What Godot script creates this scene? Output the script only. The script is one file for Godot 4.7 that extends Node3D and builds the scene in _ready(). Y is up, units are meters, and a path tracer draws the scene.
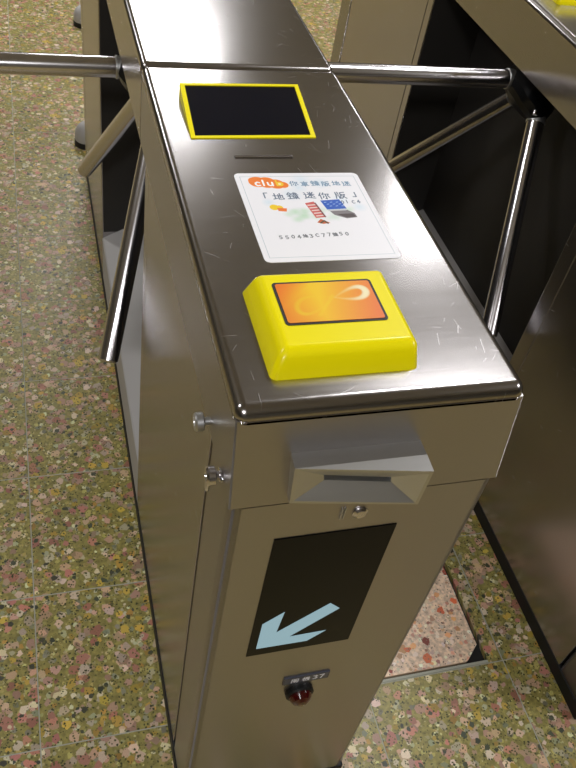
extends Node3D
# Two tripod ticket gates on a terrazzo station floor, seen from above.

const W := 0.29          # gate width
const H := 1.0           # gate height
const SEAM := 0.8804     # height of the joint between upper housing and body
const LEAN := 0.0217     # how far the front of the upper housing leans back
const PITCH := 0.7902    # distance from gate to gate
const ZN := -0.6231      # niche, near edge
const ZF := -1.4094      # niche, far edge
const ZE := -2.0257      # far end of the gate
const SPLIT := -0.6807   # joint in the lid
const TX := 0.3077       # floor tile pitch
const TZ := 0.3033

var M := {}
var names := {}
var none: Callable

# ---------------------------------------------------------------- helpers
func numbered(n: String) -> String:
	if not names.has(n):
		names[n] = 0
		return n
	names[n] += 1
	return "%s_%03d" % [n, names[n]]

func tag(o: Node, label: String, category: String, group := "", kind := "") -> void:
	if label: o.set_meta("label", label)
	if category: o.set_meta("category", category)
	if group: o.set_meta("group", group)
	if kind: o.set_meta("kind", kind)

func thing(called: String, label: String, category: String, at := Vector3.ZERO, group := "") -> Node3D:
	var o := Node3D.new()
	o.name = numbered(called)
	add_child(o)
	o.position = at
	tag(o, label, category, group)
	return o

func part(called: String, mesh: Mesh, mat: Material, parent: Node, at := Vector3.ZERO) -> MeshInstance3D:
	var o := MeshInstance3D.new()
	o.name = called
	o.mesh = mesh
	o.material_override = mat
	o.position = at
	o.cast_shadow = GeometryInstance3D.SHADOW_CASTING_SETTING_ON
	parent.add_child(o, true)
	return o

func tri(st: SurfaceTool, a: Vector3, b: Vector3, c: Vector3, na: Vector3, nb: Vector3, nc: Vector3) -> void:
	# clockwise seen from outside
	var g := (b - a).cross(c - a)
	if g.dot(na + nb + nc) > 0.0:
		var t := b; b = c; c = t
		var tn := nb; nb = nc; nc = tn
	st.set_normal(na); st.add_vertex(a)
	st.set_normal(nb); st.add_vertex(b)
	st.set_normal(nc); st.add_vertex(c)

func quad(st: SurfaceTool, a: Vector3, b: Vector3, c: Vector3, d: Vector3, out: Vector3) -> void:
	var n := (b - a).cross(d - a).normalized()
	if n.length() < 0.5: n = (c - b).cross(d - b).normalized()
	if n.dot(out) < 0.0: n = -n
	tri(st, a, b, c, n, n, n)
	tri(st, a, c, d, n, n, n)

func begin() -> SurfaceTool:
	var st := SurfaceTool.new()
	st.begin(Mesh.PRIMITIVE_TRIANGLES)
	return st

# box with rounded edges from corner lo to corner hi, optionally bent by warp
func rbox(lo: Vector3, hi: Vector3, r: float, seg := 3, warp: Callable = none, into: SurfaceTool = null) -> ArrayMesh:
	var st := into if into else begin()
	var c := (lo + hi) * 0.5
	var h := (hi - lo) * 0.5
	r = minf(r, minf(h.x, minf(h.y, h.z)) * 0.999)
	var axes := []
	for k in 3:
		var l: Array = []
		for i in seg: l.append(-h[k] + r * (1.0 - tan(PI / 4 * (1.0 - float(i) / seg))))
		l.append(-h[k] + r)
		l.append(h[k] - r)
		for i in range(1, seg + 1): l.append(h[k] - r + r * tan(PI / 4 * float(i) / seg))
		axes.append(l)
	for k in 3:
		var u := (k + 1) % 3
		var v := (k + 2) % 3
		for s: float in [-1.0, 1.0]:
			var pts := []
			for a: float in axes[u]:
				var row := []
				for b: float in axes[v]:
					var p := Vector3.ZERO
					p[k] = s * h[k]; p[u] = a; p[v] = b
					var inner := p.clamp(-(h - Vector3.ONE * r), h - Vector3.ONE * r)
					var n := (p - inner).normalized()
					var q := inner + n * r + c
					if warp.is_valid():
						var t1 := n.cross(Vector3(0.31, 0.77, 0.55)).normalized()
						var t2 := n.cross(t1)
						var e := 0.0002
						var d1: Vector3 = warp.call(q + t1 * e) - warp.call(q - t1 * e)
						var d2: Vector3 = warp.call(q + t2 * e) - warp.call(q - t2 * e)
						var m := d1.cross(d2).normalized()
						if m.length() < 0.5: m = Vector3(0, signf(n.y), 0)
						if m.dot(n) < 0.0: m = -m
						q = warp.call(q)
						n = m
					row.append([q, n])
				pts.append(row)
			for i in pts.size() - 1:
				for j in pts[0].size() - 1:
					var A: Array = pts[i][j]; var B: Array = pts[i + 1][j]
					var C: Array = pts[i + 1][j + 1]; var D: Array = pts[i][j + 1]
					tri(st, A[0], B[0], C[0], A[1], B[1], C[1])
					tri(st, A[0], C[0], D[0], A[1], C[1], D[1])
	return st.commit() if not into else null

# surface of revolution about the axis from `at` along `dir`; profile: (distance along axis, radius); lobes: extra radius by angle
func lathe(profile: Array, at: Vector3, dir: Vector3, seg := 32, lobes: Callable = none, into: SurfaceTool = null) -> ArrayMesh:
	var st := into if into else begin()
	dir = dir.normalized()
	var u := dir.cross(Vector3(0, 0, 1) if absf(dir.z) < 0.9 else Vector3(0, 1, 0)).normalized()
	var v := dir.cross(u)
	var ring := func(p: Vector2, a: float) -> Vector3:
		var r: float = p.y * (lobes.call(a) if lobes.is_valid() else 1.0)
		return at + dir * p.x + (u * cos(a) + v * sin(a)) * r
	for i in profile.size() - 1:
		var p: Vector2 = profile[i]
		var q: Vector2 = profile[i + 1]
		var t := q - p
		if t.length() < 1e-7: continue
		var nn := Vector2(-t.y, t.x).normalized()      # (along axis, outward)
		for k in seg:
			var a := TAU * k / seg
			var b := TAU * (k + 1) / seg
			var na := (dir * nn.x + (u * cos(a) + v * sin(a)) * nn.y).normalized()
			var nb := (dir * nn.x + (u * cos(b) + v * sin(b)) * nn.y).normalized()
			var A: Vector3 = ring.call(p, a); var B: Vector3 = ring.call(p, b)
			var C: Vector3 = ring.call(q, b); var D: Vector3 = ring.call(q, a)
			if p.y > 1e-6: tri(st, A, B, C, na, nb, nb)
			if q.y > 1e-6: tri(st, A, C, D, na, nb, na)
	return st.commit() if not into else null

func tube(a: Vector3, b: Vector3, r: float, bevel := 0.003, seg := 32) -> ArrayMesh:
	var l := a.distance_to(b)
	return lathe([Vector2(0, 0), Vector2(0, r - bevel), Vector2(bevel * 0.3, r - bevel * 0.3), Vector2(bevel, r), Vector2(l - bevel, r), Vector2(l - bevel * 0.3, r - bevel * 0.3), Vector2(l, r - bevel), Vector2(l, 0)], a, b - a, seg)

# flat polygon (x, y) in a plane, extruded along its normal
func slab(poly: PackedVector2Array, origin: Vector3, ex: Vector3, ey: Vector3, depth: float, uv_box := Rect2()) -> ArrayMesh:
	var st := begin()
	var ez := ex.cross(ey).normalized()
	var idx := Geometry2D.triangulate_polygon(poly)
	var P := func(p: Vector2, z: float) -> Vector3: return origin + ex * p.x + ey * p.y + ez * z
	for i in range(0, idx.size(), 3):
		var ps := [poly[idx[i]], poly[idx[i + 1]], poly[idx[i + 2]]]
		for z: float in [0.0, depth]:
			var q := ps.duplicate()
			var n := ez if z > 0.0 else -ez
			var g: Vector3 = (P.call(q[1], z) - P.call(q[0], z)).cross(P.call(q[2], z) - P.call(q[0], z))
			if g.dot(n) > 0.0: q = [q[0], q[2], q[1]]
			for p: Vector2 in q:
				st.set_normal(n)
				st.set_uv((p - uv_box.position) / uv_box.size if uv_box.size.x > 0.0 else p)
				st.add_vertex(P.call(p, z))
	var mid := Vector2.ZERO
	for p in poly: mid += p / poly.size()
	for i in poly.size():
		var a := poly[i]
		var b := poly[(i + 1) % poly.size()]
		var e := b - a
		var n2 := Vector2(e.y, -e.x).normalized()
		if Geometry2D.is_polygon_clockwise(poly): n2 = -n2
		var n := ex * n2.x + ey * n2.y
		st.set_uv(Vector2(0.02, 0.02))
		quad(st, P.call(a, 0.0), P.call(b, 0.0), P.call(b, depth), P.call(a, depth), n)
	return st.commit()

func round_rect(lo: Vector2, hi: Vector2, r: float, seg := 5) -> PackedVector2Array:
	var o := PackedVector2Array()
	var cs := [[Vector2(hi.x - r, hi.y - r), 0.0], [Vector2(lo.x + r, hi.y - r), PI / 2], [Vector2(lo.x + r, lo.y + r), PI], [Vector2(hi.x - r, lo.y + r), PI * 1.5]]
	for c in cs:
		for i in seg + 1: o.append(c[0] + Vector2.from_angle(c[1] + PI / 2 * i / seg) * r)
	return o

# ---------------------------------------------------------------- textures
func tex(im: Image) -> ImageTexture:
	im.generate_mipmaps()
	return ImageTexture.create_from_image(im)

func c8(r: int, g: int, b: int) -> Color: return Color8(r, g, b)

# tileable terrazzo: chips of stone in a cement matrix
func terrazzo(size: int, seed_: int, base: Color, kinds: Array, specks: int, dark: Color) -> Image:
	var rng := RandomNumberGenerator.new()
	rng.seed = seed_
	var px := PackedByteArray()
	px.resize(size * size * 3)
	var n1 := FastNoiseLite.new(); n1.seed = seed_; n1.frequency = 0.045; n1.fractal_octaves = 3
	for y in size:
		for x in size:
			var v := 1.0 + n1.get_noise_2d(x, y) * 0.22 + rng.randf_range(-0.06, 0.06)
			var i := (y * size + x) * 3
			px[i] = clampi(int(base.r8 * v), 0, 255); px[i + 1] = clampi(int(base.g8 * v), 0, 255); px[i + 2] = clampi(int(base.b8 * v), 0, 255)
	var chip := func(cx: float, cy: float, r: float, col: Color) -> void:
		var k := rng.randi_range(5, 7)
		var planes := []
		var turn := rng.randf() * TAU
		for i in k:
			planes.append([Vector2.from_angle(turn + TAU * i / k + rng.randf_range(-0.3, 0.3)), r * rng.randf_range(0.55, 1.0)])
		var m := int(r * 1.3) + 1
		for dy in range(-m, m + 1):
			for dx in range(-m, m + 1):
				var ok := true
				for p in planes:
					if p[0].x * dx + p[0].y * dy > p[1]: ok = false; break
				if not ok: continue
				var i := (posmod(int(cy) + dy, size) * size + posmod(int(cx) + dx, size)) * 3
				var v := rng.randf_range(0.93, 1.06)
				px[i] = clampi(int(col.r8 * v), 0, 255); px[i + 1] = clampi(int(col.g8 * v), 0, 255); px[i + 2] = clampi(int(col.b8 * v), 0, 255)
	for kd in kinds:
		for i in kd[1]:
			var t := rng.randf_range(0.82, 1.14)
			var c: Color = kd[0]
			chip.call(rng.randf() * size, rng.randf() * size, rng.randf_range(kd[2], kd[3]), Color(c.r * t, c.g * t * rng.randf_range(0.95, 1.05), c.b * t * rng.randf_range(0.95, 1.05)).clamp())
	for i in specks:
		var t := rng.randf()
		chip.call(rng.randf() * size, rng.randf() * size, rng.randf_range(1.0, 3.6), dark.lerp(base, t * 0.7))
	return Image.create_from_data(size, size, false, Image.FORMAT_RGB8, px)

# brushed metal: streaks along u
func brushed(size: int, seed_: int, lo: float, hi: float, scratches: int) -> Image:
	var rng := RandomNumberGenerator.new()
	rng.seed = seed_
	var im := Image.create_empty(size, size, false, Image.FORMAT_RGB8)
	var n := FastNoiseLite.new(); n.seed = seed_; n.frequency = 0.02; n.fractal_octaves = 4
	for y in size:
		var row := rng.randf()
		for x in size:
			var a := TAU * x / size
			var v := clampf(0.5 * row + 0.5 * (0.5 + 0.8 * n.get_noise_3d(cos(a) * 18.0, y * 9.0, sin(a) * 18.0)), 0.0, 1.0)
			v = lerpf(lo, hi, v)
			im.set_pixel(x, y, Color(v, v, v))
	for i in scratches:
		var p := Vector2(rng.randf(), rng.randf()) * size
		var d := Vector2.from_angle(rng.randf() * TAU)
		var bend := rng.randf_range(-0.006, 0.006)
		var tone := clampf(hi + rng.randf_range(0.02, 0.16), 0, 1)
		for k in rng.randi_range(6, 46):
			im.set_pixel(posmod(int(p.x), size), posmod(int(p.y), size), Color(tone, tone, tone))
			p += d
			d = d.rotated(bend)
	return im

func steel(tint: Color, rough_lo: float, rough_hi: float, scratches: int, seed_: int, scale_: float, bump := 0.25, size := 512) -> StandardMaterial3D:
	var m := StandardMaterial3D.new()
	m.albedo_color = tint
	m.metallic = 1.0
	m.metallic_specular = 0.5
	var im := brushed(size, seed_, rough_lo, rough_hi, scratches)
	m.roughness = 1.0
	m.roughness_texture = tex(im)
	var nm: Image = im.duplicate()
	nm.bump_map_to_normal_map(1.0)
	m.normal_enabled = bump > 0.0
	m.normal_texture = tex(nm)
	m.normal_scale = bump
	m.uv1_triplanar = true
	m.uv1_scale = Vector3.ONE * scale_
	return m

func plain(col: Color, rough: float, metal := 0.0, coat := 0.0) -> StandardMaterial3D:
	var m := StandardMaterial3D.new()
	m.albedo_color = col
	m.roughness = rough
	m.metallic = metal
	if coat > 0.0:
		m.clearcoat_enabled = true
		m.clearcoat = coat
		m.clearcoat_roughness = 0.12
	return m

func printed(im: Image, rough: float) -> StandardMaterial3D:
	var m := StandardMaterial3D.new()
	m.albedo_texture = tex(im)
	m.roughness = rough
	return m

# drawing on an image
func dab(im: Image, p: Vector2, r: float, col: Color, soft := 1.0) -> void:
	for y in range(maxi(0, int(p.y - r - soft)), mini(im.get_height(), int(p.y + r + soft) + 1)):
		for x in range(maxi(0, int(p.x - r - soft)), mini(im.get_width(), int(p.x + r + soft) + 1)):
			var a := clampf((r + soft * 0.5 - Vector2(x, y).distance_to(p)) / soft, 0.0, 1.0) * col.a
			if a > 0.0: im.set_pixel(x, y, im.get_pixel(x, y).lerp(Color(col, 1.0), a))

func stroke(im: Image, pts: Array, r: float, col: Color) -> void:
	for i in pts.size() - 1:
		var a: Vector2 = pts[i]
		var b: Vector2 = pts[i + 1]
		var n := maxi(1, int(a.distance_to(b) / maxf(r * 0.6, 0.6)))
		for k in n + 1: dab(im, a.lerp(b, float(k) / n), r, col)

func fill(im: Image, pts: Array, col: Color) -> void:
	var poly := PackedVector2Array(pts)
	var box := Rect2(poly[0], Vector2.ZERO)
	for p in poly: box = box.expand(p)
	for y in range(maxi(0, int(box.position.y)), mini(im.get_height(), int(box.end.y) + 1)):
		for x in range(maxi(0, int(box.position.x)), mini(im.get_width(), int(box.end.x) + 1)):
			if Geometry2D.is_point_in_polygon(Vector2(x, y), poly):
				im.set_pixel(x, y, im.get_pixel(x, y).lerp(Color(col, 1.0), col.a))

# characters as strokes in a box of 10 by 10
const GLYPHS := {
	"di": [[1, 4, 4, 4], [2.5, 1, 2.5, 8], [0.8, 8.4, 4.2, 7.4], [5, 4.5, 9, 3.4, 8.8, 6.5], [7, 1, 7, 7], [5.4, 2.5, 5.4, 8.6, 9.5, 8.6, 9.5, 7.4]],
	"tie": [[2.4, 0.6, 0.6, 3], [2.4, 0.6, 4, 2.6], [1.2, 3.6, 3.8, 3.6], [0.8, 5.4, 4, 5.4], [2.4, 3.6, 2.4, 8.8], [0.6, 9, 4.2, 8.6], [5, 2, 9, 2], [6.6, 0.6, 6.6, 3.6], [4.8, 3.8, 9.6, 3.8], [5.2, 5.2, 7.2, 5.2, 7.2, 7, 5.2, 7, 5.2, 5.2], [5, 8.6, 7.4, 8], [8, 1, 8.6, 6, 9.6, 9], [9.2, 5.4, 7.4, 9]],
	"mi": [[1, 1.5, 2, 2.6], [0.8, 4, 2.2, 4, 1.6, 7.6], [0.6, 9.2, 3, 8.2, 9.6, 9.2], [3.6, 4, 9.4, 4], [6.4, 0.8, 6.4, 8], [4.4, 1.4, 5.4, 3], [8.6, 1.2, 7.4, 3], [6.2, 4.4, 3.6, 7.4], [6.6, 4.4, 9.2, 7.2]],
	"ni": [[2.6, 0.8, 0.6, 4.6], [1.8, 3.4, 1.8, 9.4], [5, 0.8, 3.6, 3.6], [4.4, 2.6, 9.2, 2.6, 8.6, 4], [6.6, 2.8, 6.6, 9.2, 5.6, 8.6], [4.8, 5, 3.8, 7.6], [8.2, 5, 9.4, 7.4]],
	"ban": [[1.4, 1, 1.2, 6, 0.6, 9.4], [1.4, 3.6, 4, 3.6], [3.2, 0.8, 3.2, 3.6], [1.4, 5.8, 3.6, 5.8, 3.6, 9.4], [9.2, 1, 5.4, 1.6, 5.2, 6, 4.4, 9.4], [5.4, 4, 9, 4, 7.6, 7, 5.6, 9.4], [6, 5, 9.6, 9.4]],
	"che": [[1, 2, 9, 2], [2.4, 3.6, 7.6, 3.6, 7.6, 6.6, 2.4, 6.6, 2.4, 3.6], [2.4, 5.1, 7.6, 5.1], [0.6, 8, 9.4, 8], [5, 0.6, 5, 9.6]],
	"zha": [[1, 0.8, 1, 9.4], [1, 0.8, 4.2, 0.8, 4.2, 3.8, 1, 3.8], [5.8, 0.8, 9, 0.8, 9, 9.4, 8, 9], [5.8, 0.8, 5.8, 3.8, 9, 3.8], [3.2, 5.2, 6.8, 5.2, 6.8, 7.6, 3.2, 7.6, 3.2, 5.2], [5, 4.6, 5, 9.2]],
	"ji": [[0.6, 3, 4, 3], [2.4, 0.8, 2.4, 9.4], [2.2, 4, 0.6, 6.6], [2.6, 4, 3.8, 5.6], [5, 1, 4.4, 2.6, 5.8, 2.6, 4.8, 4.4], [8.8, 1, 7.8, 2.6, 9.2, 2.6, 8.2, 4.4], [4, 5.4, 9.6, 5.4], [6.6, 0.8, 7.4, 6.4, 9.4, 9.4], [5, 5.8, 4.2, 9.4], [9, 6.4, 6.4, 9.4]],
	"3": [[2, 1.4, 5, 0.8, 7.4, 2.6, 4.4, 4.8, 7.6, 6.8, 5.4, 9.2, 2, 8.6]],
	"7": [[2, 1, 7.8, 1, 4.2, 9.4]],
	"C": [[8, 2.4, 5.4, 1, 2.6, 3, 2.2, 6, 4.4, 8.8, 8, 8]],
	"L": [[3, 0.4, 3, 9]],
	"U": [[2, 2.6, 2.2, 7.6, 4.6, 9, 7.4, 7.4, 7.6, 2.6, 7.6, 9]],
	"5": [[7.4, 1, 3.2, 1, 2.8, 4.4, 6, 4.2, 7.4, 6.6, 5.4, 9, 2.4, 8.6]],
	"0": [[5, 1, 2.4, 4, 3, 8, 5.4, 9.2, 7.6, 6, 7, 2, 5, 1]],
	"4": [[6, 9.4, 6, 1, 2, 6.4, 8.4, 6.4]],
}

func glyph(im: Image, key: String, at: Vector2, size: Vector2, r: float, col: Color) -> void:
	for s: Array in GLYPHS[key]:
		var pts := []
		for i in range(0, s.size(), 2): pts.append(at + Vector2(s[i], s[i + 1]) / 10.0 * size)
		stroke(im, pts, r, col)

func sticker_image() -> Image:
	var im := Image.create_empty(640, 704, false, Image.FORMAT_RGB8)
	im.fill(c8(244, 243, 246))
	var rng := RandomNumberGenerator.new(); rng.seed = 11
	for w in [[330, 60, 110], [420, 90, 90], [250, 190, 100], [480, 250, 90], [120, 250, 60], [560, 300, 70], [300, 130, 80]]:     # pale blue sky washes
		dab(im, Vector2(w[0], w[1]), 8, Color(0.72, 0.86, 0.94, 0.55), w[2])
	for i in 46:                                                    # pale green meadow
		var x := rng.randf_range(170, 520)
		dab(im, Vector2(x, 350 + rng.randf_range(-30, 50) - (x - 170) * 0.04), 6, Color(0.62, 0.84, 0.62, 0.32), 46)
	# border line
	stroke(im, [Vector2(26, 30), Vector2(614, 30), Vector2(614, 672), Vector2(26, 672), Vector2(26, 30)], 1.2, c8(190, 200, 205))
	# orange badge
	for e in [[105, 76, 44], [150, 82, 46], [195, 96, 40], [88, 64, 26], [228, 104, 26]]: dab(im, Vector2(e[0], e[1]), e[2], Color(0.96, 0.5, 0.12, 1), 3)
	glyph(im, "C", Vector2(84, 74), Vector2(36, 40), 5.0, Color.WHITE)
	glyph(im, "L", Vector2(124, 60), Vector2(26, 54), 5.0, Color.WHITE)
	glyph(im, "U", Vector2(146, 70), Vector2(40, 44), 5.0, Color.WHITE)
	dab(im, Vector2(212, 96), 19, Color(0.98, 0.8, 0.15, 1), 2)
	stroke(im, [Vector2(198, 62), Vector2(198, 110)], 4.5, Color(0.98, 0.8, 0.15, 1))
	dab(im, Vector2(212, 96), 8, Color(1, 0.95, 0.75, 1), 2)
	# title beside the badge, blue-grey
	var blue := c8(120, 150, 175)
	var line1 := ["ni", "che", "tie", "ban", "di", "mi"]
	for i in line1.size(): glyph(im, line1[i], Vector2(262 + i * 54, 70 + (i % 2) * 4), Vector2(44, 46), 2.6, blue)
	# second line
	var ink := c8(95, 110, 130)
	var line2 := ["di", "tie", "mi", "ni", "ban"]
	for i in line2.size(): glyph(im, line2[i], Vector2(148 + i * 74 + (i / 2) * 10, 172 - (i % 3) * 4), Vector2(58, 62), 3.0, ink)
	stroke(im, [Vector2(128, 172), Vector2(112, 172), Vector2(112, 214)], 3, ink)
	stroke(im, [Vector2(556, 214), Vector2(572, 214), Vector2(572, 176)], 3, ink)
	for i in 5: glyph(im, ["5", "0", "L", "C", "4"][i], Vector2(448 + i * 28, 240 + (i % 2) * 3), Vector2(22, 30), 2.2, ink)
	# yellow toy, red tower block, blue board, grey toy train, small figure
	for e in [[138, 292, 22], [162, 296, 18]]: dab(im, Vector2(e[0], e[1]), e[2], Color(0.98, 0.82, 0.12, 1), 3)
	fill(im, [Vector2(150, 296), Vector2(196, 302), Vector2(190, 328), Vector2(152, 322)], c8(238, 120, 50))
	fill(im, [Vector2(296, 262), Vector2(342, 250), Vector2(366, 378), Vector2(318, 384)], c8(208, 96, 88))
	for i in 5: stroke(im, [Vector2(306 + i * 5, 280 + i * 22), Vector2(342 + i * 4, 276 + i * 22)], 4, c8(242, 226, 220))
	stroke(im, [Vector2(346, 262), Vector2(366, 376)], 4, c8(120, 60, 60))
	fill(im, [Vector2(378, 242), Vector2(476, 234), Vector2(492, 312), Vector2(392, 318)], c8(38, 92, 190))
	for i in 9: stroke(im, [Vector2(394 + i * 10, 258 + (i % 3) * 16), Vector2(404 + i * 10, 256 + (i % 3) * 16)], 2, c8(190, 215, 240))
	fill(im, [Vector2(398, 322), Vector2(486, 318), Vector2(520, 350), Vector2(524, 384), Vector2(470, 392), Vector2(416, 362)], c8(128, 122, 124))
	fill(im, [Vector2(430, 356), Vector2(512, 352), Vector2(520, 380), Vector2(470, 386)], c8(78, 66, 66))
	stroke(im, [Vector2(400, 326), Vector2(484, 322)], 5, c8(200, 200, 204))
	fill(im, [Vector2(314, 420), Vector2(338, 392), Vector2(376, 424), Vector2(340, 432)], c8(196, 96, 50))
	stroke(im, [Vector2(330, 424), Vector2(352, 406), Vector2(364, 428)], 4, c8(70, 70, 50))
	# bottom line of small writing
	var small := ["5", "5", "0", "4", "di", "3", "C", "7", "7", "tie", "5", "0"]
	for i in small.size(): glyph(im, small[i], Vector2(100 + i * 29, 512 - i * 1.5 + (i % 2) * 3), Vector2(24, 28), 2.2, c8(110, 112, 116))
	return im

func reader_image() -> Image:
	var w := 320
	var h := 202
	var im := Image.create_empty(w, h, false, Image.FORMAT_RGB8)
	for y in h:
		for x in w:
			var u := float(x) / w
			var v := float(y) / h
			var c := c8(252, 206, 40).lerp(c8(238, 112, 48), clampf(absf(u - 0.40) * 1.45 + (v - 0.5) * 0.2, 0, 1))
			c = c.lerp(c8(244, 120, 40), clampf(1.0 - (u * 2.6 + v * 1.6), 0, 1))
			im.set_pixel(x, y, c)
	# the looped ribbon of the emblem: two loops of unequal size crossing in the middle
	for i in 420:
		var t := TAU * i / 420.0
		var s := sin(t)
		var p := Vector2(0.56 + s * 0.36, 0.42 - sin(t * 2.0) * 0.15 - s * 0.14) if s > 0.0 else Vector2(0.56 + s * 0.42, 0.42 + sin(t * 2.0) * -0.2 - s * 0.24)
		var wide := 7.0 + 11.0 * absf(s)
		var col := Color(1.0, 0.86, 0.22, 0.08) if s < 0.0 else Color(1.0, 0.95, 0.78, 0.08 + 0.22 * s * s)
		dab(im, p * Vector2(w, h), wide * 0.45, col, wide * 0.9)
	for i in 60:
		var t := i / 60.0
		dab(im, Vector2(lerpf(0.34, 0.56, t) * w, lerpf(0.86, 0.34, t) * h), 5, Color(1.0, 0.86, 0.2, 0.12), 16)
	return im

func plate_image() -> Image:
	var im := Image.create_empty(264, 80, false, Image.FORMAT_RGB8)
	im.fill(c8(70, 72, 82))
	stroke(im, [Vector2(3, 3), Vector2(260, 3), Vector2(260, 76), Vector2(3, 76), Vector2(3, 3)], 1.5, c8(40, 40, 46))
	glyph(im, "zha", Vector2(42, 16), Vector2(46, 50), 3.2, c8(214, 214, 220))
	glyph(im, "ji", Vector2(106, 16), Vector2(46, 50), 3.2, c8(214, 214, 220))
	glyph(im, "3", Vector2(164, 14), Vector2(40, 52), 4.2, c8(222, 222, 228))
	glyph(im, "7", Vector2(200, 14), Vector2(40, 52), 4.2, c8(222, 222, 228))
	return im

func make_materials() -> void:
	var stainless := Color(0.685, 0.67, 0.665)      # one steel; only its finish differs from panel to panel
	M.side = steel(stainless, 0.25, 0.275, 4, 5, 6.0, 0.0)
	M.front = steel(stainless, 0.34, 0.375, 4, 15, 6.0, 0.0)
	M.lid = steel(stainless, 0.175, 0.23, 260, 8, 2.2, 0.04, 1024)
	M.bright = plain(Color(0.84, 0.83, 0.84), 0.2, 1.0)
	M.satin = steel(Color(0.79, 0.79, 0.785), 0.38, 0.46, 20, 21, 6.0)
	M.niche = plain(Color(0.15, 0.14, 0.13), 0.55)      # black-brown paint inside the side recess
	M.sill = plain(Color(0.70, 0.69, 0.68), 0.5, 0.1)
	M.hub = plain(Color(0.07, 0.075, 0.085), 0.32, 0.4)
	M.rubber = plain(Color(0.055, 0.058, 0.062), 0.6)
	M.black = plain(Color(0.02, 0.02, 0.022), 0.5)
	M.glass = plain(Color(0.03, 0.045, 0.10), 0.15)
	M.lcd = plain(Color(0.03, 0.03, 0.03), 0.3)
	M.lcd.metallic_specular = 0.25
	M.yellow = plain(Color(0.98, 0.92, 0.0), 0.32, 0.0, 0.2)
	M.yellow.metallic_specular = 0.35
	M.red = plain(Color(0.24, 0.015, 0.02), 0.12, 0.0, 0.6)
	M.arrow = plain(Color(0.35, 0.45, 0.5), 0.4)
	M.arrow.emission_enabled = true
	M.arrow.emission = Color(0.76, 0.92, 0.97)
	M.arrow.emission_energy_multiplier = 0.4
	M.sticker = printed(sticker_image(), 0.35)
	M.reader_print = printed(reader_image(), 0.3)
	M.plate = printed(plate_image(), 0.35)
	var kinds := [[c8(185, 176, 122), 2200, 2, 6], [c8(167, 154, 90), 1200, 4, 9], [c8(197, 192, 154), 520, 4, 11], [c8(137, 136, 110), 420, 5, 11], [c8(175, 142, 68), 240, 5, 12],
		[c8(187, 154, 126), 620, 7, 18], [c8(177, 122, 102), 200, 8, 20], [c8(205, 186, 158), 230, 7, 18], [c8(191, 162, 72), 90, 8, 18], [c8(69, 72, 56), 190, 4, 10]]
	M.floor = printed(terrazzo(1024, 3, c8(141, 132, 72), kinds, 9000, c8(45, 48, 22)), 0.42)
	M.floor.uv1_triplanar = false
	var kinds2 := [[c8(232, 204, 176), 240, 5, 12], [c8(224, 176, 140), 120, 5, 12], [c8(238, 220, 198), 160, 4, 10], [c8(230, 172, 116), 30, 8, 20], [c8(160, 72, 56), 12, 8, 20], [c8(212, 112, 70), 8, 9, 20], [c8(196, 142, 120), 60, 4, 9]]
	M.floor_pink = printed(terrazzo(512, 7, c8(226, 198, 170), kinds2, 800, c8(90, 70, 60)), 0.42)
	M.floor_field = M.floor.duplicate()
	M.floor_field.uv1_triplanar = true
	M.floor_field.uv1_scale = Vector3.ONE / 0.72
	M.grout = plain(Color(0.66, 0.66, 0.60), 0.8)
	M.ceiling = plain(Color(0.72, 0.71, 0.71), 0.8)
	M.wall = plain(Color(0.5, 0.48, 0.43), 0.6)

# ---------------------------------------------------------------- setting
func tile_mesh(sx: float, sz: float, off: Vector2, turn: int, scale_ := 0.72) -> ArrayMesh:
	var st := begin()
	var b := 0.0006
	var hx := sx / 2
	var hz := sz / 2
	var lev := [[Vector2(hx, hz), -0.018], [Vector2(hx, hz), -b], [Vector2(hx - b, hz - b), 0.0]]
	var sg := [Vector2(-1, -1), Vector2(1, -1), Vector2(1, 1), Vector2(-1, 1)]
	var P := func(l: int, k: int) -> Vector3:
		var s: Vector2 = sg[k % 4]
		return Vector3(lev[l][0].x * s.x, lev[l][1], lev[l][0].y * s.y)
	var V := func(p: Vector3, n: Vector3) -> void:
		var q := Vector2(p.x, p.z + p.y).rotated(turn * PI / 2)
		st.set_uv(q / scale_ + off); st.set_normal(n); st.add_vertex(p)
	for l in 2:
		for k in 4:
			var a: Vector3 = P.call(l, k); var c: Vector3 = P.call(l, k + 1); var d: Vector3 = P.call(l + 1, k + 1); var e: Vector3 = P.call(l + 1, k)
			var n := (c - a).cross(d - a).normalized()
			if n.dot(a + c) < 0.0: n = -n
			for t in [[a, c, d], [a, d, e]]:
				if (t[1] - t[0]).cross(t[2] - t[0]).dot(n) > 0.0: t = [t[0], t[2], t[1]]
				for p in t: V.call(p, n)
	for t in [[0, 1, 2], [0, 2, 3]]:
		for k in t: V.call(P.call(2, k), Vector3.UP)
	return st.commit()

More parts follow.
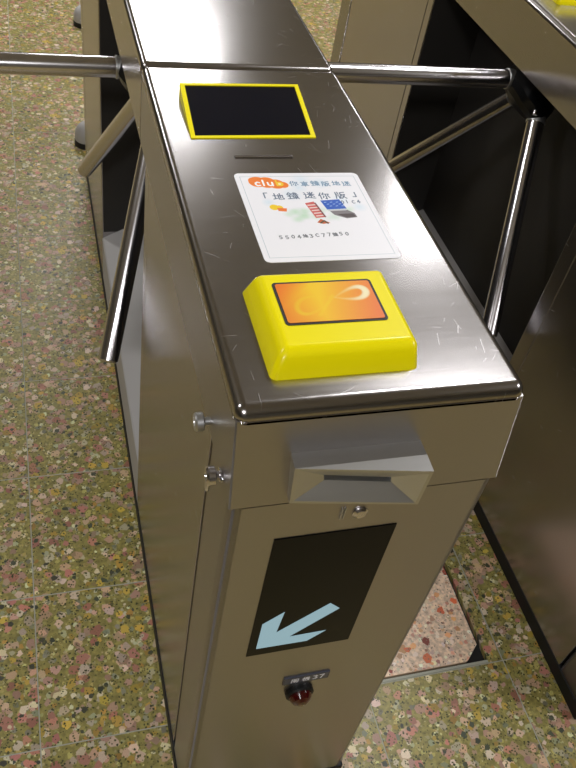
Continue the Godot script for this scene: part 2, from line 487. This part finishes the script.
func build_floor() -> void:
	var f := Node3D.new()
	f.name = "floor"
	add_child(f)
	tag(f, "olive terrazzo station floor with pink and ochre stone chips", "floor", "", "structure")
	var rng := RandomNumberGenerator.new()
	rng.seed = 42
	var shapes := []
	for i in 10: shapes.append(tile_mesh(TX - 0.0022, TZ - 0.0022, Vector2(rng.randf(), rng.randf()), i % 4))
	var x0 := 0.552 - 6 * TX
	var z0 := -0.1432 + 3 * TZ
	var nx := 11
	var nz := 18
	for i in nx:
		for j in nz:
			if i == 5 and j == 3: continue          # the cell with the floor hatch
			part("tile", shapes[rng.randi() % shapes.size()], M.floor, f, Vector3(x0 + (i + 0.5) * TX, rng.randf_range(-0.0003, 0.0003), z0 - (j + 0.5) * TZ))
	var x1 := x0 + nx * TX
	var z1 := z0 - nz * TZ
	# hatch cell: pink infill tile with a broken corner, dark gap round it, a strip of ordinary terrazzo beside it
	var cx := 0.552 - TX
	part("tile", tile_mesh(0.031, TZ - 0.0034, Vector2(0.3, 0.6), 1), M.floor, f, Vector3(0.5345, 0, -0.1432 - TZ / 2))
	var hi := Vector2(0.5105, 0.0)
	var poly := PackedVector2Array([Vector2(cx + 0.012, -0.1555), Vector2(0.474, -0.1555), Vector2(0.481, -0.160), Vector2(0.5105, -0.187), Vector2(0.5105, -0.436), Vector2(cx + 0.012, -0.436)])
	var flipped := PackedVector2Array()
	for p in poly: flipped.append(Vector2(p.x, -p.y))
	var pink := part("tile", slab(flipped, Vector3(0, -0.018, 0), Vector3(1, 0, 0), Vector3(0, 0, -1), 0.0165, Rect2(cx, 0.14, 0.31, 0.31)), M.floor_pink, f)
	pink.set_meta("label", "pale pink infill tile with a broken corner")
	part("hatch_pit", rbox(Vector3(cx + 0.004, -0.02, -0.4445), Vector3(0.519, -0.012, -0.149), 0.0005, 1), M.rubber, f)
	part("hatch_frame", rbox(Vector3(cx + 0.002, -0.018, -0.1505), Vector3(0.519, 0.0006, -0.1445), 0.0006, 1), M.grout, f)
	# mortar bed
	part("grout", rbox(Vector3(x0, -0.05, z1), Vector3(x1, -0.0022 - 0.018, z0), 0.0005, 1), M.grout, f)
	var st := begin()
	for i in nx + 1:
		var x := x0 + i * TX
		rbox(Vector3(x - 0.0011, -0.0202, z1), Vector3(x + 0.0011, -0.0006, z0), 0.0001, 1, none, st)
	for j in nz + 1:
		var z := z0 - j * TZ
		for i in nx:
			rbox(Vector3(x0 + i * TX + 0.0012, -0.0202, z - 0.0011), Vector3(x0 + (i + 1) * TX - 0.0012, -0.0006, z + 0.0011), 0.0001, 1, none, st)
	var g := part("joint", st.commit(), M.grout, f)
	g.set_meta("kind", "stuff")
	# the floor goes on beyond the tiles that can be told apart
	for b in [[Vector3(-6, -0.05, -10), Vector3(x0 - 0.001, 0, 5)], [Vector3(x1 + 0.001, -0.05, -10), Vector3(6, 0, 5)], [Vector3(x0, -0.05, z0 + 0.001), Vector3(x1, 0, 5)], [Vector3(x0, -0.05, -10), Vector3(x1, 0, z1 - 0.001)]]:
		part("floor_field", rbox(b[0], b[1], 0.0005, 1), M.floor_field, f)

func build_room() -> void:
	for w in [["wall_left", Vector3(-6.2, -0.05, -10.2), Vector3(-6, 2.95, 5.2)], ["wall_right", Vector3(6, -0.05, -10.2), Vector3(6.2, 2.95, 5.2)],
			["wall_back", Vector3(-6, -0.05, -10.2), Vector3(6, 2.95, -10)], ["wall_front", Vector3(-6, -0.05, 5), Vector3(6, 2.95, 5.2)]]:
		var o := part(w[0], rbox(w[1], w[2], 0.002, 1), M.wall, self)
		tag(o, "beige station hall wall out of view, " + w[0].replace("_", " "), "wall", "", "structure")
	var c := part("ceiling", rbox(Vector3(-6, 2.8, -10), Vector3(6, 2.95, 5), 0.002, 1), M.ceiling, self)
	tag(c, "plain off-white ceiling of the station hall", "ceiling", "", "structure")

# recessed ceiling panel: glowing diffuser in a thin frame, with its light just below
func ceiling_light(x: float, z: float, size: Vector2, energy: float, tint: Color) -> void:
	var t := thing("ceiling_light", "glowing rectangular ceiling light panel in a thin white frame", "ceiling light", Vector3(x, 2.8, z), "ceiling light panels of the station hall")
	var h := size.x / 2
	var k := size.y / 2
	var st := begin()
	for s in [-1, 1]:
		rbox(Vector3(-h - 0.03, -0.02, s * (k + 0.015) - 0.015), Vector3(h + 0.03, 0.0, s * (k + 0.015) + 0.015), 0.003, 2, none, st)
		rbox(Vector3(s * (h + 0.015) - 0.015, -0.02, -k), Vector3(s * (h + 0.015) + 0.015, 0.0, k), 0.003, 2, none, st)
	part("frame", st.commit(), M.ceiling, t)
	var m := plain(Color(0.9, 0.9, 0.88), 0.6)
	m.emission_enabled = true
	m.emission = tint
	m.emission_energy_multiplier = 2.0
	part("diffuser", rbox(Vector3(-h, -0.01, -k), Vector3(h, 0.0, k), 0.002, 1), m, t)
	var l := AreaLight3D.new()
	l.name = "panel_light"
	l.area_size = size * 0.96
	l.light_energy = energy
	l.light_color = tint
	l.area_range = 20.0
	l.area_attenuation = 2.0
	l.shadow_enabled = true
	t.add_child(l)
	l.position = Vector3(0, -0.022, 0)
	l.rotation = Vector3(-PI / 2, 0, 0)

# ---------------------------------------------------------------- the gate
func card_reader(g: Node3D, lo: Vector2, hi: Vector2, with_print := true) -> void:
	# tapered rounded block, its front sloping a little more
	var top := 0.026
	var taper := func(p: Vector3) -> Vector3:
		var t := clampf((p.y - 1.0) / top, 0.0, 1.0)
		var a := (p.x - lo.x) / (hi.x - lo.x)
		var b := (p.z - lo.y) / (hi.y - lo.y)
		return Vector3(p.x + t * lerpf(0.0145, -0.003, a), p.y, p.z + t * lerpf(0.008, -0.0165, b))
	var r := part("card_reader", rbox(Vector3(lo.x, 0.9995 - 0.012, lo.y), Vector3(hi.x, 1.0 + top, hi.y), 0.0075, 5, taper), M.yellow, g)
	r.set_meta("label", "bright yellow rounded card reader")
	if with_print:
		var a := Vector2(-0.0847, -0.1597)
		var b := Vector2(0.0192, -0.0972)
		part("screen_bezel", slab(round_rect(Vector2(a.x, -b.y), Vector2(b.x, -a.y), 0.004), Vector3(0, 1.0255, 0), Vector3(1, 0, 0), Vector3(0, 0, -1), 0.0011), M.black, r)
		var i := 0.0028
		var lo2 := Vector2(a.x + i, -b.y + i)
		var hi2 := Vector2(b.x - i, -a.y - i)
		var s := part("screen_print", slab(round_rect(lo2, hi2, 0.0025), Vector3(0, 1.0258, 0), Vector3(1, 0, 0), Vector3(0, 0, -1), 0.0013, Rect2(Vector2(lo2.x, hi2.y), Vector2(hi2.x - lo2.x, lo2.y - hi2.y))), M.reader_print, r)
		s.set_meta("label", "orange print with a pale looped ribbon emblem")

func display(g: Node3D) -> void:
	# wedge with a yellow frame: high at the back, low in front
	var bl := Vector3(-0.1062, 1.0165, -0.594); var br := Vector3(0.0602, 1.0165, -0.598)
	var fl := Vector3(-0.1088, 1.0012, -0.4790); var fr := Vector3(0.0575, 1.0012, -0.4830)
	var st := begin()
	var low := func(p: Vector3) -> Vector3: return Vector3(p.x, 0.999, p.z)
	var up := (fl - bl).cross(br - bl).normalized()
	if up.y < 0: up = -up
	var ins := 0.006
	var il := [bl + Vector3(ins, -0.0004, ins * 0.8), br + Vector3(-ins, -0.0004, ins * 0.8), fr + Vector3(-ins, 0.0004, -ins * 0.8), fl + Vector3(ins, 0.0004, -ins * 0.8)]
	var ol := [bl, br, fr, fl]
	for k in 4:
		var a: Vector3 = ol[k]; var b: Vector3 = ol[(k + 1) % 4]
		quad(st, a, b, il[(k + 1) % 4], il[k], up)
		var mid := (a + b) / 2 - (bl + fr) / 2
		quad(st, a, b, low.call(b), low.call(a), Vector3(mid.x, 0, mid.z))
		quad(st, il[k], il[(k + 1) % 4], il[(k + 1) % 4] - up * 0.003, il[k] - up * 0.003, -mid)
	var f := part("display", st.commit(), M.yellow, g)
	f.set_meta("label", "black display in a yellow frame")
	var s2 := begin()
	var dn := -up * 0.0012
	quad(s2, il[0] + dn, il[1] + dn, il[2] + dn, il[3] + dn, up)
	for k in 4:
		quad(s2, il[k] + dn, il[(k + 1) % 4] + dn, low.call(il[(k + 1) % 4]), low.call(il[k]), (il[k] + il[(k + 1) % 4]) / 2 - (bl + fr) / 2)
	part("screen", s2.commit(), M.glass, f)

func ticket_slot(g: Node3D) -> void:
	# angled chute: shallow at its left end, deeper at its right, funnel to a slit
	var wall := func(x: float, y: float) -> Vector3: return Vector3(x, y, -LEAN * (y - SEAM) / (H - SEAM) - 0.002)
	var TL := Vector3(-0.0903, 0.944, 0.007); var TR := Vector3(0.0475, 0.9345, 0.0212)
	var BL := Vector3(-0.0872, 0.8895, 0.007); var BR := Vector3(0.0452, 0.8815, 0.0216)
	var CR := Vector3(0.0434, 0.943, 0.0065)
	var st := begin()
	quad(st, wall.call(-0.0890, 0.944), wall.call(0.0434, 0.943), CR, TL, Vector3.UP)
	var n := (TR - TL).cross(CR - TL).normalized()
	if n.y < 0: n = -n
	tri(st, TL, TR, CR, n, n, n)
	var n2 := (TR - CR).cross(wall.call(0.0434, 0.943) - CR).normalized()
	if n2.x < 0: n2 = -n2
	tri(st, CR, TR, wall.call(0.0434, 0.943), n2, n2, n2)
	quad(st, TR, BR, wall.call(0.0452, 0.8815), wall.call(0.0434, 0.943), Vector3.RIGHT)
	quad(st, TL, BL, wall.call(-0.0872, 0.8895), wall.call(-0.0890, 0.944), Vector3.LEFT)
	quad(st, BL, BR, wall.call(0.0452, 0.8815), wall.call(-0.0872, 0.8895), Vector3.DOWN)
	# rim
	var O := [TL, TR, BR, BL]
	var I := [TL + Vector3(0.0035, -0.003, -0.0002), TR + Vector3(-0.0035, -0.003, -0.0004), BR + Vector3(-0.0035, 0.0026, -0.0004), BL + Vector3(0.0035, 0.0026, -0.0002)]
	var S := [Vector3(-0.0565, 0.9215, 0.0015), Vector3(0.0135, 0.9125, 0.0065), Vector3(0.0150, 0.9055, 0.0072), Vector3(-0.0550, 0.9145, 0.0022)]
	for k in 4:
		var k2 := (k + 1) % 4
		quad(st, O[k], O[k2], I[k2], I[k], Vector3.BACK)
		quad(st, I[k], I[k2], S[k2], S[k], (I[0] + I[2]) / 2 - (I[k] + I[k2]) / 2)
	# narrow channel behind the funnel
	var B := []
	for p: Vector3 in S: B.append(Vector3(p.x, p.y + 0.001, -LEAN * (p.y - SEAM) / (H - SEAM) + 0.0003))
	for k in 4:
		var k2 := (k + 1) % 4
		quad(st, S[k], S[k2], B[k2], B[k], (S[0] + S[2]) / 2 - (S[k] + S[k2]) / 2)
	quad(st, B[0], B[1], B[2], B[3], Vector3.BACK)
	var t := part("ticket_slot", st.commit(), M.satin, g)
	t.set_meta("label", "satin metal ticket chute with a funnel-shaped mouth")

func cam_lock(g: Node3D, at: Vector3, big: bool) -> void:
	var d := Vector3.LEFT
	var k := part("lock_knob", lathe([Vector2(-0.002, 0.0045), Vector2(0.007, 0.0045), Vector2(0.007, 0.009), Vector2(0.008, 0.0102), Vector2(0.0145, 0.0102), Vector2(0.0165, 0.0085), Vector2(0.0165, 0.005), Vector2(0.0145, 0.0045), Vector2(0.0145, 0.0)], at, d, 24), M.bright if big else M.satin, g)
	if big:
		part("washer", lathe([Vector2(0.001, 0.0), Vector2(0.001, 0.0075), Vector2(0.003, 0.0075), Vector2(0.003, 0.004)], at, d, 24), M.bright, k)
		part("latch", rbox(at + Vector3(-0.016, -0.021, -0.004), at + Vector3(-0.012, -0.006, 0.004), 0.0018, 2), M.bright, k)
		part("pin", lathe([Vector2(0.0, 0.003), Vector2(0.005, 0.003), Vector2(0.006, 0.0)], at + Vector3(-0.001, 0.001, 0.004), Vector3(0.2, 0, 1), 16), M.bright, k)

func tripod(g: Node3D) -> void:
	var c := Vector3(-W / 2 + 0.0859, 0.847, -0.9919)
	var s2 := sqrt(0.5)
	var axis := Vector3(-s2, -s2, 0)
	var u := Vector3(-s2, s2, 0)
	var dirs := []
	for k in 3:
		var a := TAU * k / 3 - 0.02
		dirs.append((axis * s2 + (u * cos(a) + Vector3(0, 0, 1) * sin(a)) * s2).normalized())
	var lu := axis.cross(Vector3(0, 0, 1)).normalized()
	var lv := axis.cross(lu)
	var peaks := []
	for d: Vector3 in dirs: peaks.append(atan2(d.dot(lv), d.dot(lu)))
	var lobes := func(a: float) -> float:
		var m := -1.0
		for p: float in peaks: m = maxf(m, cos(a - p))
		return 0.62 + 0.38 * smoothstep(0.45, 0.97, m)
	var t := part("tripod", lathe([Vector2(-0.09, 0.0), Vector2(-0.09, 0.04), Vector2(0.0, 0.056), Vector2(0.03, 0.066), Vector2(0.050, 0.069), Vector2(0.064, 0.063), Vector2(0.073, 0.046), Vector2(0.078, 0.02), Vector2(0.079, 0.0)], c, axis, 60, lobes), M.hub, g)
	t.set_meta("label", "dark three-lobed hub")
	for d: Vector3 in dirs:
		part("arm", tube(c + d * 0.06, c + d * 0.545, 0.0185, 0.004), M.bright, t)
		part("sleeve", lathe([Vector2(0.0, 0.0), Vector2(0.0, 0.0192), Vector2(0.046, 0.0192), Vector2(0.047, 0.0205), Vector2(0.050, 0.0205), Vector2(0.051, 0.0195), Vector2(0.051, 0.0)], c + d * 0.04, d, 32), M.satin, t)
		var side := d.cross(axis).normalized()
		for s in ([-1, 1] if d.y < -0.3 else []):
			part("bolt", lathe([Vector2(0, 0.006), Vector2(0.008, 0.006), Vector2(0.009, 0.005), Vector2(0.009, 0)], c + d * 0.075 + side * 0.03 * s, d, 12), M.bright, t)

func lean(p: Vector3) -> Vector3:
	# the front of the upper housing leans back towards the lid
	if p.z < -0.08: return p
	return Vector3(p.x, p.y, p.z - LEAN * clampf((p.y - SEAM) / (H - SEAM), 0.0, 1.0) * smoothstep(-0.08, -0.012, p.z))

# cuts the rounding off above and below
func cut(p: Vector3, lo: float, hi: float) -> Vector3: return Vector3(p.x, clampf(p.y, lo, hi), p.z)
func cut_body(p: Vector3) -> Vector3: return cut(p, 0.0362, SEAM - 0.0014)
func cut_lid(p: Vector3) -> Vector3:
	# straight ends where the two lids meet
	var q := lean(cut(p, H - 0.0165, H + 1.0))
	return q
func cut_upper(p: Vector3) -> Vector3: return lean(cut(p, SEAM, H - 0.0140))

func gate(label: String, x: float, full: bool) -> Node3D:
	var g := thing("ticket_gate", label, "ticket gate", Vector3(x, 0, 0))
	var l := -W / 2
	var r := W / 2
	# body
	part("kick_base", rbox(Vector3(l - 0.0015, 0.0, ZE - 0.001), Vector3(r + 0.0015, 0.036, 0.0015), 0.003, 2), M.rubber, g).set_meta("label", "black rubber base strip")
	var s := 0.0006
	var top := SEAM - 0.0016
	part("front_housing", rbox(Vector3(l + s, 0.0362 - 0.02, -0.0965), Vector3(r - s, top + 0.02, 0.0), 0.013, 5, cut_body), M.front, g)
	part("side_panel", rbox(Vector3(l + s, 0.0362, -0.583), Vector3(r - s, top, -0.098), 0.0015, 2), M.side, g)
	part("niche_frame", rbox(Vector3(l + s, 0.0362, ZN), Vector3(r - s, top, -0.5845), 0.002, 2), M.side, g)
	part("niche_frame", rbox(Vector3(l + s, 0.0362, -1.439), Vector3(r - s, top, ZF), 0.002, 2), M.side, g)
	part("side_panel", rbox(Vector3(l + s, 0.0362, -1.934), Vector3(r - s, top, -1.4405), 0.0015, 2), M.side, g)
	part("end_housing", rbox(Vector3(l + s, 0.0362 - 0.02, ZE), Vector3(r - s, top + 0.02, -1.9355), 0.009, 4, cut_body), M.side, g)
	var nx := l + 0.143
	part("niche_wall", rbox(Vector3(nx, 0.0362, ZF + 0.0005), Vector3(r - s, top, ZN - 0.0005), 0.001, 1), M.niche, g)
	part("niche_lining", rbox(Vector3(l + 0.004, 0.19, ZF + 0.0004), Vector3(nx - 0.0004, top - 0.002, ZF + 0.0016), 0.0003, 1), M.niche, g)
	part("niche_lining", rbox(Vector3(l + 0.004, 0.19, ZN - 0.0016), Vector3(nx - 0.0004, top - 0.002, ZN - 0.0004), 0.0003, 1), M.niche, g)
	var sill := PackedVector2Array([Vector2(l + 0.0006, 0.0362), Vector2(nx - 0.0002, 0.0362), Vector2(nx - 0.0002, 0.244), Vector2(l + 0.004, 0.171), Vector2(l + 0.0006, 0.168)])
	part("niche_sill", slab(sill, Vector3(0, 0, ZF + 0.0005), Vector3(1, 0, 0), Vector3(0, 1, 0), ZN - ZF - 0.001), M.sill, g).set_meta("label", "pale sloping sill in the side recess")
	# upper housing and lid
	part("upper_housing", rbox(Vector3(l, SEAM - 0.01, SPLIT + 0.0006), Vector3(r, H - 0.005, 0.0), 0.0015, 3, cut_upper), M.front, g)
	part("upper_housing", rbox(Vector3(l, SEAM - 0.01, ZE), Vector3(r, H - 0.005, SPLIT - 0.0006), 0.005, 4, cut_upper), M.side, g)
	part("lid", rbox(Vector3(l - 0.0008, H - 0.032, SPLIT + 0.0003), Vector3(r + 0.0008, H, 0.0018), 0.011, 6, cut_lid), M.lid, g)
	part("lid", rbox(Vector3(l - 0.0008, H - 0.032, ZE - 0.0015), Vector3(r + 0.0008, H, SPLIT - 0.0003), 0.011, 6, cut_lid), M.lid, g)
	tripod(g)
	cam_lock(g, Vector3(l, 0.8922, -0.1045), false)
	cam_lock(g, Vector3(l, 0.8890, -0.0365), true)
	# front
	var p := part("arrow_display", rbox(Vector3(-0.091, 0.5515, -0.002), Vector3(0.0469, 0.8172, 0.0012), 0.0005, 1), M.lcd, g)
	p.set_meta("label", "tall black display with a glowing arrow pointing down left")
	var ar := PackedVector2Array([Vector2(-0.0803, 0.5705), Vector2(-0.0135, 0.5695), Vector2(0.0082, 0.5903), Vector2(-0.0407, 0.5892), Vector2(0.0159, 0.6439), Vector2(0.0010, 0.6605), Vector2(-0.0592, 0.6065), Vector2(-0.0557, 0.6564), Vector2(-0.0802, 0.6338)])
	part("arrow", slab(ar, Vector3(0, 0, 0.0012), Vector3(1, 0, 0), Vector3(0, 1, 0), 0.0004), M.arrow, p)
	ticket_slot(g)
	var ridges := begin()
	for kx: float in [-0.0252, -0.0219]:
		rbox(Vector3(kx, 0.842, -0.002), Vector3(kx + 0.0012, 0.861, 0.003), 0.0005, 2, none, ridges)
	var k := part("key_slot", ridges.commit(), M.satin, g)
	part("key_cover", lathe([Vector2(-0.001, 0.0085), Vector2(0.002, 0.0085), Vector2(0.004, 0.006), Vector2(0.0045, 0.0)], Vector3(-0.003, 0.848, 0.0), Vector3(0, 0, 1), 20), M.bright, k)
	var box := Rect2(-0.0272, 0.4625, 0.066, -0.0195)
	part("number_plate", slab(PackedVector2Array([Vector2(-0.0272, 0.443), Vector2(0.0388, 0.443), Vector2(0.0388, 0.4625), Vector2(-0.0272, 0.4625)]), Vector3(0, 0, -0.0005), Vector3(1, 0, 0), Vector3(0, 1, 0), 0.0030, box), M.plate, g)
	var b := part("warning_lamp", lathe([Vector2(-0.001, 0.0205), Vector2(0.007, 0.0205), Vector2(0.009, 0.0185), Vector2(0.009, 0.015)], Vector3(0.0015, 0.413, 0.0), Vector3(0, 0, 1), 32), M.black, g)
	part("lens", lathe([Vector2(0.004, 0.0172), Vector2(0.012, 0.0165), Vector2(0.018, 0.0128), Vector2(0.0215, 0.007), Vector2(0.0225, 0.0)], Vector3(0.0015, 0.413, 0.0), Vector3(0, 0, 1), 32), M.red, b).set_meta("label", "dark red domed lens")
	if full:
		# lid fittings
		display(g)
		# two raised lips with an open gap between them
		var lips := begin()
		for z: float in [-0.4385, -0.4354]:
			rbox(Vector3(-0.0615, H - 0.004, z), Vector3(0.0135, H + 0.0018, z + 0.0013), 0.0005, 2, none, lips)
		part("token_slot", lips.commit(), M.bright, g)
		var a := Vector2(-0.0715, 0.2248)
		var c := Vector2(0.0868, 0.3982)
		var sk := part("sticker", slab(round_rect(a, c, 0.007), Vector3(0, H + 0.0001, 0), Vector3(1, 0, 0), Vector3(0, 0, -1), 0.0004, Rect2(Vector2(a.x, c.y), Vector2(c.x - a.x, a.y - c.y))), M.sticker, g)
		sk.set_meta("label", "white printed notice with an orange badge and small pictures")
		card_reader(g, Vector2(-0.109, -0.1845), Vector2(0.0418, -0.0505))
	else:
		card_reader(g, Vector2(-0.100, -1.115), Vector2(0.06, -0.985), false)
	return g

func metal_dome(label: String, at: Vector3) -> void:
	var t := thing("floor_dome", label, "floor fitting", at, "silver domes on the floor behind the gate")
	part("collar", lathe([Vector2(0, 0), Vector2(0, 0.043), Vector2(0.02, 0.043), Vector2(0.022, 0.041), Vector2(0.022, 0.0)], Vector3.ZERO, Vector3.UP, 32), M.rubber, t)
	var prof := [Vector2(0.02, 0.042)]
	for i in 11:
		var a := PI / 2 * i / 10
		prof.append(Vector2(0.034 + 0.05 * sin(a), 0.042 * cos(a)))
	part("dome", lathe(prof, Vector3.ZERO, Vector3.UP, 32), M.sill, t)

func _ready() -> void:
	# camera
	var cam := Camera3D.new()
	cam.name = "camera"
	add_child(cam)
	cam.transform = Transform3D(Basis(Vector3(0.95866, 0.14625, 0.24409), Vector3(0.07691, 0.69272, -0.71709), Vector3(-0.27396, 0.70622, 0.65284)), Vector3(-0.29418, 1.52218, 0.43504))
	cam.fov = rad_to_deg(2.0 * atan(384.0 / 809.42))
	cam.near = 0.02
	cam.current = true
	var we := WorldEnvironment.new()
	we.name = "environment"
	var e := Environment.new()
	e.background_mode = Environment.BG_COLOR
	e.background_color = Color(0.02, 0.02, 0.02)
	e.tonemap_mode = Environment.TONE_MAPPER_LINEAR
	e.tonemap_exposure = 1.0
	e.sdfgi_enabled = true
	e.ssao_enabled = true
	e.ssil_enabled = true
	we.environment = e
	add_child(we)
	make_materials()
	# lamps of the hall
	var warm := Color(0.99, 0.99, 1.0)
	for p in [[0.28, -4.5, 1.0, 0.6, 6.2], [1.80, -2.95, 0.5, 0.26, 1.5], [1.1, -1.15, 0.6, 0.4, 2.4], [2.6, 0.9, 0.5, 0.5, 4.5], [-1.0, 2.0, 0.5, 0.5, 5.5], [-1.9, -0.9, 0.5, 0.5, 2.4], [-2.4, -6.0, 0.5, 0.5, 6.0], [3.4, -6.0, 0.5, 0.5, 4.0]]:
		ceiling_light(p[0], p[1], Vector2(p[2], p[3]), p[4], warm)
	# structure
	build_floor()
	build_room()
	# objects
	gate("steel ticket gate with yellow card reader and white notice on its lid", 0.0, true)
	gate("darker steel ticket gate across the passage, its arm reaching towards the other gate", PITCH, false)
	metal_dome("silver dome on the floor just behind the far end of the gate", Vector3(-0.126, 0, -2.19))
	metal_dome("silver dome on the floor standing farthest behind the gate", Vector3(-0.063, 0, -3.17))
